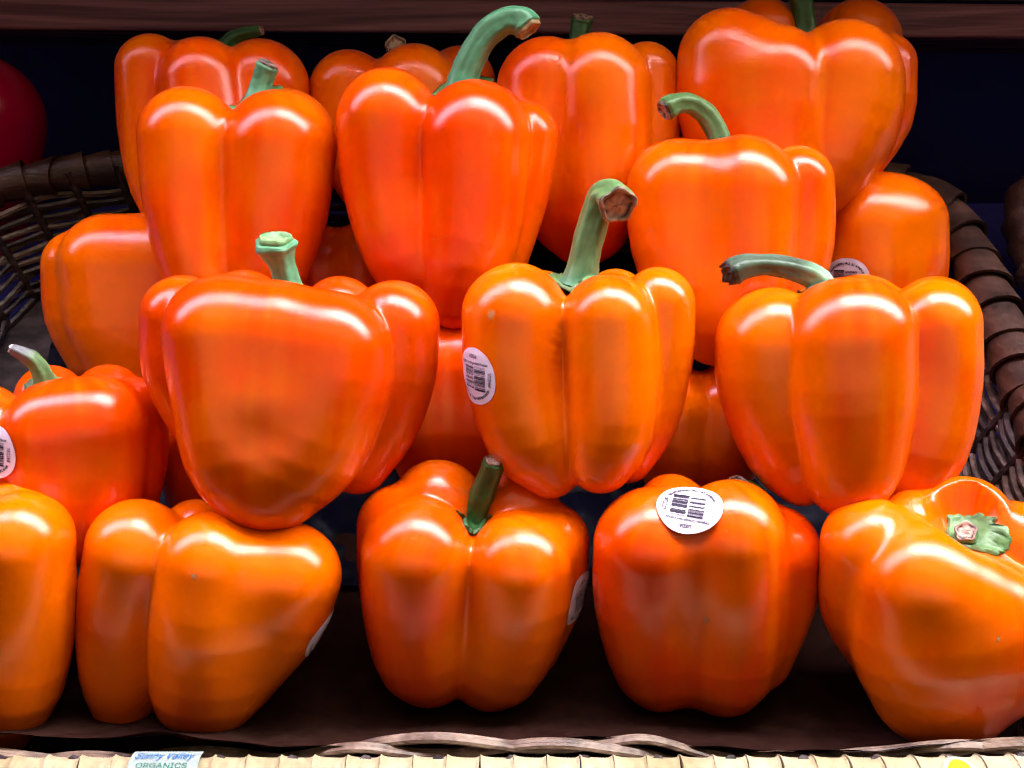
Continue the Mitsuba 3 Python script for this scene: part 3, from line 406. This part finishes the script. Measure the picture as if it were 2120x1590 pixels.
def print_layout():
    """The flat print of the fruit label in units of its half width (text upright, y up): list of (vertices, faces)."""
    out = []

    def line(text, h, x, y, rot=0.0, width=None):
        v, f = flat_text(text, h)
        w = v[:, 0].max() - v[:, 0].min()
        v[:, 0] -= (v[:, 0].max() + v[:, 0].min()) / 2
        v[:, 1] -= h / 2
        if width:
            v[:, 0] *= width / w
        c, s = math.cos(rot), math.sin(rot)
        out.append((v @ np.array([[c, s], [-s, c]]) + [x, y], f))

    line("USDA", 0.125, 0.0, 0.70, width=0.36)
    line("Organic Orange Bell Pepper", 0.085, 0.0, 0.475, width=1.34)
    line("#93121", 0.13, 0.74, -0.02, math.pi / 2, width=0.52)
    text, rad = "Product of The Netherlands", 0.80
    adv = [0.045 if ch == " " else 0.03 if ch in "tfrl" else 0.056 if ch in "TNP" else 0.047 for ch in text]
    tot = sum(adv) * 1.5 + 0.02
    a = -math.pi / 2 - tot / 2 / rad * 1.02
    for ch, w in zip(text, adv):
        w *= 1.5
        ang = a + w / 2 / rad
        if ch != " ":
            line(ch, 0.105, rad * math.cos(ang), rad * 0.96 * math.sin(ang), ang + math.pi / 2)
        a += w / rad
    bars = np.random.default_rng(3)
    for x0, x1 in ((-0.46, 0.02), (0.07, 0.55)):
        y = 0.36
        while y > -0.47:
            h = bars.choice([0.012, 0.016, 0.03, 0.045, 0.07], p=[0.34, 0.24, 0.2, 0.14, 0.08])
            nx = 8
            xs = np.linspace(x0, x1, nx)
            v = np.array([[x, yy] for yy in (y, y - h) for x in xs])
            f = np.array([[i, i + nx, i + nx + 1] for i in range(nx - 1)] + [[i, i + nx + 1, i + 1] for i in range(nx - 1)])
            out.append((v, f))
            y -= h + bars.choice([0.014, 0.022, 0.04, 0.06], p=[0.36, 0.3, 0.22, 0.12])
    return out


PRINT = print_layout()
PRINT = (np.vstack([v for v, _ in PRINT]), np.vstack([f + k for (v, f), k in zip(PRINT, np.cumsum([0] + [len(v) for v, _ in PRINT[:-1]]))]))


def sticker(parent, body, taut, p0, deg, a=0.0128, b=0.0117):
    p0, n0 = taut.project(np.array([p0]), 0.0)
    p0, n0 = p0[0], n0[0]
    up = body.axis - n0 * (body.axis @ n0)
    up /= np.linalg.norm(up)
    rt = np.cross(up, n0)
    c, s = math.cos(math.radians(deg)), math.sin(math.radians(deg))
    X, Y = c * rt + s * up, -s * rt + c * up

    def put(st, off):
        flat = p0 + st[:, :1] * a * X + st[:, 1:] * b * Y
        q, g = taut.project(flat + n0 * 0.001, off)  # the film spans the furrows
        wr = 0.00022 * (meshkit.noise(np.c_[st * 3.0, np.zeros(len(st))], 5) - 0.4) * smooth01(0.2, 0.9, np.abs(st[:, 0]))
        return q + g * np.maximum(wr, 0)[:, None], g

    nr, na = 14, 72
    an = np.arange(na) * 2 * np.pi / na
    egg = 1 - 0.05 * np.sin(an) ** 3
    st = np.vstack([[[0, 0]]] + [np.stack([r * np.cos(an) * (1 - 0.10 * np.sin(an) * r), r * np.sin(an)], 1) for r in np.linspace(1 / nr, 1, nr)])
    v, g = put(st, 0.00028)
    f = [[0, 1 + j, 1 + (j + 1) % na] for j in range(na)]
    for i in range(nr - 1):
        o = 1 + i * na
        for j in range(na):
            k = (j + 1) % na
            f += [[o + j, o + na + j, o + na + k], [o + j, o + na + k, o + k]]
    low = v[-na:] - g[-na:] * 0.0004
    k0 = len(v)
    f += [[k0 - na + j, k0 + j, k0 + (j + 1) % na] for j in range(na)] + [[k0 - na + j, k0 + (j + 1) % na, k0 - na + (j + 1) % na] for j in range(na)]
    vv, gg = np.vstack([v, low]), np.vstack([g, g[-na:]])
    key = obj("sticker", (vv, np.array(f)), "sticker_film", parent=parent, normals=gg)
    v, g = put(PRINT[0], 0.0005)
    obj("printing", (v, PRINT[1]), "ink", parent=key, normals=g)


def scar(parent, body, p0, size, seed):
    p0, n0 = body.project(np.array([p0]), 0.0)
    n0, u, w = frame(n0[0])
    nr, na = 5, 26
    an = np.arange(na) * 2 * np.pi / na
    jag = 0.55 + 0.9 * meshkit.noise(np.stack([np.cos(an) * 2.2, np.sin(an) * 2.2, an * 0 + seed], 1))
    pts = np.vstack([p0] + [p0 + (size * r) * jag[:, None] * (np.cos(an)[:, None] * u * 0.8 + np.sin(an)[:, None] * w) for r in np.linspace(1 / nr, 1, nr)])
    rad = np.concatenate([[0], np.repeat(np.linspace(1 / nr, 1, nr), na)])
    v, g = body.project(pts, 0.0)
    v = v + g * (0.00025 * (1 - rad ** 2) - 0.00006 + 0.00012 * meshkit.noise(v * 2500))[:, None]
    f = [[0, 1 + j, 1 + (j + 1) % na] for j in range(na)]
    for i in range(nr - 1):
        o = 1 + i * na
        for j in range(na):
            k = (j + 1) % na
            f += [[o + j, o + na + j, o + na + k], [o + j, o + na + k, o + k]]
    m = np.clip(meshkit.noise(v * 1800) * 1.3 - 0.5 * (rad > 0.7), 0, 1)[:, None]
    col = np.array([0.50, 0.09, 0.01]) * (1 - m) + np.array([0.36, 0.20, 0.10]) * m
    obj("scar", (v, np.array(f)), "scar_skin", parent=parent, color=col, normals=g)


for idx, e in enumerate(PEPPERS):
    key = "bell_pepper" + (f"_{idx:03d}" if idx else "")
    body = Body(e["lobes"], seed=idx + 1, **e.get("shape", {}))
    v, f, n = body.mesh(e["sub"])
    obj("body", (v, f), "pepper_skin" if e["red"] < 1.5 else "red_pepper_skin", parent=key, uv=ripeness(body, v, e["red"], idx + 1), normals=n)
    labels[key] = {"label": e["label"], "category": "bell pepper", "group": "bell peppers stacked in the basket" if e["red"] < 1.5 else "red bell peppers in the next basket"}
    if "stem" in e:
        stem(key, body, e["stem"], idx + 1)
    for p, deg in e.get("stickers", ()):
        sticker(key, body, Body(e["lobes"], seed=idx + 1, crease=0.25 if "tight" in e else 1.0), p, deg)
    for p, size in e.get("scars", ()):
        scar(key, body, p, size, idx)

# ---------------------------------------------------------------- the wicker baskets (a tilted oblong with rounded corners)
SLOPE = math.atan(0.66)
SV, NV = np.array([0, math.cos(SLOPE), math.sin(SLOPE)]), np.array([0, -math.sin(SLOPE), math.cos(SLOPE)])
RIM0 = np.array([0.0, 0.601, H0 - 0.0755])
SA, SB = (0.347 - 0.601) / math.cos(SLOPE), (0.655 - 0.601) / math.cos(SLOPE)


def footprint(x0, x1, n=720, inset=0.0):
    """Closed outline in (x, s), evenly spaced."""
    a = np.linspace(0, 2 * np.pi, 4000, endpoint=False)
    hx, hs = (x1 - x0) / 2 - inset, (SB - SA) / 2 - inset
    c, s = np.cos(a), np.sin(a)
    power = 8.5 - 4.0 * np.sin(a)
    p = np.stack([(x0 + x1) / 2 + hx * np.sign(c) * np.abs(c) ** (2 / power), (SA + SB) / 2 + hs * np.sign(s) * np.abs(s) ** (2 / power)], 1)
    q = np.vstack([p, p[:1]])
    d = np.concatenate([[0], np.cumsum(np.linalg.norm(np.diff(q, axis=0), axis=1))])
    at = np.linspace(0, d[-1], n, endpoint=False)
    return np.stack([np.interp(at, d, q[:, 0]), np.interp(at, d, q[:, 1])], 1), d[-1]


def world(x, s, h):
    x, s, h = np.broadcast_arrays(x, s, h)
    return RIM0 + np.stack([x, x * 0, x * 0], -1) + s[..., None] * SV + h[..., None] * NV


def band(parent, path, r0, r1, thick, bsdf, label=None, sides=20, lip=0.0006, slant=0.0, seed=0):
    """One wrap of flat cane round the rim: an open cup-like ring with rounded lips and a thickness."""
    n = len(path)
    s = np.linspace(0, 1, n)
    prof = r0 + (r1 - r0) * s + lip * (np.exp(-s / 0.12) + np.exp(-(1 - s) / 0.10))
    pts = np.vstack([path[:1], path, path[-1:]])
    rad = np.concatenate([[prof[0] - thick], prof, [prof[-1] - thick]])
    v, f, ss, an = tube(path, prof, sides, cap=False)
    t = path[-1] - path[0]
    t /= np.linalg.norm(t)
    if slant:
        v = v + t * (slant * np.cos(an + 0.4))[:, None]
    cen = np.repeat(path, sides, 0)
    inner = cen + (v - cen) * (1 - thick / np.linalg.norm(v - cen, axis=1))[:, None]
    k = len(v)
    vv = np.vstack([v, inner])
    jj = np.arange(sides)
    e0 = np.stack([jj, k + jj, k + (jj + 1) % sides, (jj + 1) % sides], 1)
    e1 = np.stack([k - sides + jj, k - sides + (jj + 1) % sides, 2 * k - sides + (jj + 1) % sides, 2 * k - sides + jj], 1)
    q = np.vstack([e0, e1])
    ff = np.vstack([f, f[:, ::-1] + k, q[:, [0, 1, 2]], q[:, [0, 2, 3]]])
    return obj("rim_band", (vv, ff), bsdf, smooth=40, parent=parent, **({"label": label} if label else {}))


def basket(key, x0, x1, xlo, xhi, label, front_cream=True):
    labels[key] = {"label": label, "category": "basket", "group": "wicker baskets on the display"}
    gr = np.random.default_rng(11 + len(key))
    rim, per = footprint(x0, x1)
    depth = 0.062
    # woven reeds, layer on layer, in and out round the stakes
    nst = 64
    layers = np.arange(0.009, depth, 0.0031)
    for li, h in enumerate(layers):
        fp, _ = footprint(x0, x1, 900, 0.006 + 0.22 * h)
        ph = np.arange(900) / 900 * nst * np.pi
        cen = fp.mean(0)
        out = fp - cen
        out /= np.linalg.norm(out, axis=1, keepdims=True)
        w = 0.0023 * np.sin(ph + (li % 2) * np.pi) + 0.0010 * (meshkit.noise(np.c_[fp * 25, np.full(900, li * 3.1)], 2) - 0.5)
        p2 = fp + out * w[:, None]
        hh = -h + 0.0022 * (meshkit.noise(np.c_[fp * 14, np.full(900, li * 7.7)], 3) - 0.5) + 0.0007 * np.sin(ph * 0.5 + li)
        p3 = world(p2[:, 0], p2[:, 1], hh)
        keep = (p2[:, 0] > xlo) & (p2[:, 0] < xhi)
        runs = np.split(np.arange(900), np.nonzero(np.diff(keep.astype(int)))[0] + 1)
        start = int(np.argmin(keep)) if not keep.all() else 0
        order = np.roll(np.arange(900), -start)
        order = order[keep[order]]
        # a reed is about half a metre long: start a new one there
        for seg in np.array_split(order, 4 if keep.all() else 2):
            if len(seg) < 6:
                continue
            r = 0.0018 * (0.85 + 0.4 * gr.random()) * (1 + 0.12 * (meshkit.noise(np.c_[p2[seg] * 60, np.full(len(seg), li)], 4) - 0.5))
            v, f, _, _ = tube(p3[seg], r, 6, squash=1.0)
            obj("reed", (v, f), "dark_reed" if gr.random() < 0.5 else "pale_reed", smooth=50, parent=key)
    fp, _ = footprint(x0, x1, nst, 0.006)
    fb, _ = footprint(x0, x1, nst, 0.006 + 0.22 * depth)
    for a, b in zip(fp, fb):
        if xlo < a[0] < xhi:
            hs = np.linspace(0.006, -depth, 6)
            v, f, _, _ = tube(world(np.linspace(a[0], b[0], 6), np.linspace(a[1], b[1], 6), hs), 0.0024, 7)
            obj("stake", (v, f), "dark_reed", smooth=50, parent=key)
    # base
    fb, _ = footprint(x0, x1, 160, 0.006 + 0.22 * depth)
    from shapely.geometry import Polygon
    base = trimesh.creation.extrude_polygon(Polygon(fb), 0.006, engine="earcut")
    bv = np.array(base.vertices)
    obj("base", (world(bv[:, 0], bv[:, 1], -depth - 0.008 + bv[:, 2]), np.array(base.faces)), "dark_reed", parent=key)
    # rim core and its wraps
    sel = rim[(rim[:, 0] > xlo) & (rim[:, 0] < xhi)] if xlo > x0 or xhi < x1 else rim
    i = 0
    N = len(rim)
    step = per / N
    rr = np.vstack([rim, rim[:60]])
    while i < N:
        x, s = rr[i]
        front = front_cream and s < SA + 0.010
        wlen = 0.0113 if front else 0.0175 * (0.85 + 0.35 * gr.random())
        m = max(3, int(round(wlen / step)) + 1)
        seg = rr[i:i + m + (0 if front else 2)]
        i += m - 1
        if not (xlo < seg[0, 0] < xhi):
            continue
        p = spline(np.c_[seg, seg[:, 0] * 0], 2)[:, :2] if len(seg) > 3 else seg
        p = spline(np.c_[seg[[0, len(seg) // 2, -1]], [0, 0, 0]], 5)[:, :2]
        path = world(p[:, 0], p[:, 1], 0.0)
        if front:
            path[0] += (path[1] - path[0]) * 0.22
            left = smooth01(-0.02, -0.14, x)
            band(key, path, 0.0094, 0.0089, 0.003, "cream_band", lip=0.0009, slant=0.0018 * left + 0.0003 * gr.normal(), sides=28)
        else:
            big = 0.0128 if x > 0 else 0.0102
            q = path + NV * 0.0006 * gr.normal() + np.array([0.0005 * gr.normal(), 0, 0])
            band(key, q, big * (1.06 + 0.06 * gr.random()), big * 0.80, 0.0018, "brown_band", lip=0.0002, slant=0.0022 * gr.normal(), sides=22)
    core = np.vstack([rim, rim[:1]])
    if sel is not rim:
        k = np.nonzero((rim[:, 0] > xlo) & (rim[:, 0] < xhi))[0]
        st = k[np.nonzero(np.diff(k) > 1)[0] + 1][0] if (np.diff(k) > 1).any() else k[0]
        core = np.roll(rim, -st, 0)
        core = core[(core[:, 0] > xlo) & (core[:, 0] < xhi)]
    v, f, _, _ = tube(world(core[:, 0], core[:, 1], 0.0), 0.0072, 10)
    obj("rim_core", (v, f), "dark_reed", smooth=50, parent=key)


basket("wicker_basket", -0.315, 0.246, -1, 1, "brown wicker basket with cream cane wrapped front rim holding the orange peppers")
basket("wicker_basket_001", 0.282, 0.80, 0.2, 0.50, "dark wicker basket beyond the right rim, only its wrapped corner showing", front_cream=False)

# loose twisted cane lying just inside the front rim
for a0, ph, amp, off in ((-0.27, 0.0, 0.0044, 0.0), (-0.27, math.pi, 0.0040, 0.0022)):
    x = np.linspace(-0.26, 0.20, 170)
    cyc = x * 2 * np.pi / 0.088 + ph
    for q in range(3):
        s = SA + 0.0135 + off + 0.0014 * q + 0.0012 * np.cos(cyc)
        hide = 1 - np.clip(smooth01(-0.085, -0.05, x) * smooth01(0.075, 0.045, x) + smooth01(0.14, 0.175, x), 0, 1)
        h = -0.0026 - 0.0125 * hide + amp * np.sin(cyc) - 0.0012 * q + 0.0016 * (meshkit.noise(np.c_[x * 20, x * 0 + ph, x * 0 + q], 6) - 0.5)
        v, f, _, _ = tube(world(x, s, h), 0.00135, 7)
        obj("twisted_cane", (v, f), "cane_strand", smooth=50, parent="wicker_basket")

# label on the front rim: pale sheet bent over the rim with blue script and green capitals
def rim_patch(xc, half, a0, a1, r):
    def put(st, off=0.0):
        x = xc + st[:, 0] * half
        ang = a0 + (st[:, 1] + 1) / 2 * (a1 - a0)
        c = world(x, np.full(len(x), SA), np.zeros(len(x)))
        return c + (r + off) * (np.cos(ang)[:, None] * NV - np.sin(ang)[:, None] * SV)
    return put


put = rim_patch(-0.1245, 0.0125, math.radians(60), math.radians(-56), 0.0114)
gx, gy = np.meshgrid(np.linspace(-1, 1, 9), np.linspace(-1, 1, 15))
st = np.c_[gx.ravel(), gy.ravel()]
i, j = np.meshgrid(np.arange(14), np.arange(8), indexing="ij")
q = np.stack([i * 9 + j, i * 9 + j + 1, (i + 1) * 9 + j + 1, (i + 1) * 9 + j], -1).reshape(-1, 4)
lab = obj("label", (put(st), np.vstack([q[:, [0, 1, 2]], q[:, [0, 2, 3]]])), "label_paper", smooth=True, parent="wicker_basket", label="pale label with blue script and green capitals on the front rim")
for text, bsdf, x, y, wd, h, shear, bold in (("Sunny Valley", "blue_ink", 0.0, 0.62, 1.7, 0.30, 0.35, False), ("ORGANICS", "green_ink", 0.0, 0.22, 1.45, 0.17, 0.0, False)):
    v, f = flat_text(text, h, bold)
    v[:, 0] += shear * v[:, 1]
    v[:, 0] = (v[:, 0] - v[:, 0].mean()) * wd / np.ptp(v[:, 0]) + x
    v[:, 1] += y - h / 2
    obj("printing", (put(v, 0.0004), f), bsdf, smooth=False, parent=lab)
put = rim_patch(0.159, 0.0062, math.radians(60), math.radians(-34), 0.0114)
an = np.arange(48) * 2 * np.pi / 48
for rr, bsdf, off in ((1.0, "label_paper", 0.0), (0.78, "yellow_ink", 0.0004), (0.34, "green_ink", 0.0007)):
    st = np.vstack([[[0, 0]]] + [np.stack([rr * r_ * np.cos(an), rr * r_ * np.sin(an)], 1) for r_ in np.linspace(0.25, 1, 4)])
    f = [[0, 1 + j, 1 + (j + 1) % 48] for j in range(48)]
    for i in range(3):
        o = 1 + i * 48
        for j in range(48):
            k = (j + 1) % 48
            f += [[o + j, o + 48 + j, o + 48 + k], [o + j, o + 48 + k, o + k]]
    if rr == 1.0:
        rnd = obj("round_label", (put(st, off), np.array(f)), bsdf, smooth=True, parent="wicker_basket")
    else:
        obj("printing", (put(st, off), np.array(f)), bsdf, smooth=True, parent=rnd)

# ---------------------------------------------------------------- liners
nx, ns = 220, 90
gx, gs = np.meshgrid(np.linspace(-0.255, 0.185, nx), np.linspace(0, 1, ns))
edge = SA + 0.017 + 0.004 * np.sin(gx * 30 + 1) + 0.010 * (meshkit.fbm(np.stack([gx * 9, gx * 0, gx * 0], -1), 3, 2) - 0.5)
s = edge + gs * 0.20
up = np.exp(-gs / 0.10)
fold = meshkit.fbm(np.stack([gx * 16, s * 60, gx * 0], -1), 4, 8) - 0.5
crease = np.abs(meshkit.fbm(np.stack([gx * 22 + s * 20, s * 45 - gx * 9, gx * 0 + 3], -1), 3, 12) - 0.5)
h = -0.0595 + up * (0.054 + 0.012 * (meshkit.noise(np.stack([gx * 24, gx * 0, gx * 0], -1), 3) - 0.5)) + 0.004 * fold * (0.4 + 1.6 * up) + 0.006 * crease * (0.3 + 2 * up)
h = np.maximum(h, -0.0605)
i, j = np.meshgrid(np.arange(ns - 1), np.arange(nx - 1), indexing="ij")
q = np.stack([i * nx + j, i * nx + j + 1, (i + 1) * nx + j + 1, (i + 1) * nx + j], -1).reshape(-1, 4)
QF = np.vstack([q[:, [0, 1, 2]], q[:, [0, 2, 3]]])
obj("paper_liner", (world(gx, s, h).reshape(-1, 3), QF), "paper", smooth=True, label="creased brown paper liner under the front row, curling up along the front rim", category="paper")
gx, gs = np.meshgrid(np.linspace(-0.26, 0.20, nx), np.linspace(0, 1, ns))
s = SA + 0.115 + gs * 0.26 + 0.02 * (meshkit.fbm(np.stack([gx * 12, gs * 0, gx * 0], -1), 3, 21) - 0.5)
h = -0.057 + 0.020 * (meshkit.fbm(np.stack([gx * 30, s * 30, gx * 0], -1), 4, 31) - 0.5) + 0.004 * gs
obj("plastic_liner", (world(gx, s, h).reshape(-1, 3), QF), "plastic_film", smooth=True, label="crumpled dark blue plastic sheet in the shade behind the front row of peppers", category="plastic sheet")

# ---------------------------------------------------------------- display, shelf edge above and back panel
def rounded_box(lo, hi, r=0.002):
    import manifold3d as m3
    lo, hi = np.array(lo), np.array(hi)
    pts = []
    s8 = m3.Manifold.sphere(r, 12)
    parts = [s8.translate([*np.where([a, b, c], hi - r, lo + r)]) for a in (0, 1) for b in (0, 1) for c in (0, 1)]
    return m3.Manifold.batch_hull(parts)


labels["display_shelf"] = {"kind": "structure"}
b = trimesh.creation.box(extents=[3.0, 0.42, 0.02])
bv = np.array(b.vertices)
scene["display_shelf"] = ply((world(bv[:, 0], bv[:, 1] - 0.095, bv[:, 2] - 0.083), np.array(b.faces)), "navy_panel")
m = rounded_box((-1.3, 0.0, 0.0), (1.3, 0.26, 0.0212), 0.0025).to_mesh()
sv = np.array(m.vert_properties)[:, :3]
ry = math.radians(0.50)
rot = np.array([[math.cos(ry), 0, math.sin(ry)], [0, 1, 0], [-math.sin(ry), 0, math.cos(ry)]])
org = np.array([0, 0.74, H0 + 0.0346])
obj("board", (sv @ rot.T + org, np.array(m.tri_verts)), "shelf_wood", smooth=35, parent="upper_shelf")
m = rounded_box((-1.3, 0.006, 0.0235), (1.3, 0.03, 0.07), 0.0015).to_mesh()
sv = np.array(m.vert_properties)[:, :3]
obj("price_rail", (sv @ rot.T + org, np.array(m.tri_verts)), "grey_steel", smooth=35, parent="upper_shelf")
labels["upper_shelf"] = {"label": "dark reddish wooden shelf edge running across the top behind the peppers", "category": "shelf"}
m = rounded_box((-1.3, 0.0, 0.0), (1.3, 0.55, 0.03), 0.003)
obj("unseen_shade_board", m, "shelf_wood", smooth=35, label="dark wooden board out of view overhead, placed to shade the back of the display", category="unseen_shade_board")  # unseen board, placed to keep lamp light off the back row and shelf
mm = scene["unseen_shade_board"]
mm["to_world"] = T().translate([0, 0.45, H0 + 0.34])
b = trimesh.creation.box(extents=[3.2, 0.02, 1.2])
b.apply_translation([0, 1.03, H0 - 0.1])
scene["back_panel"] = ply(b, "navy_panel")
labels["back_panel"] = {"kind": "structure"}
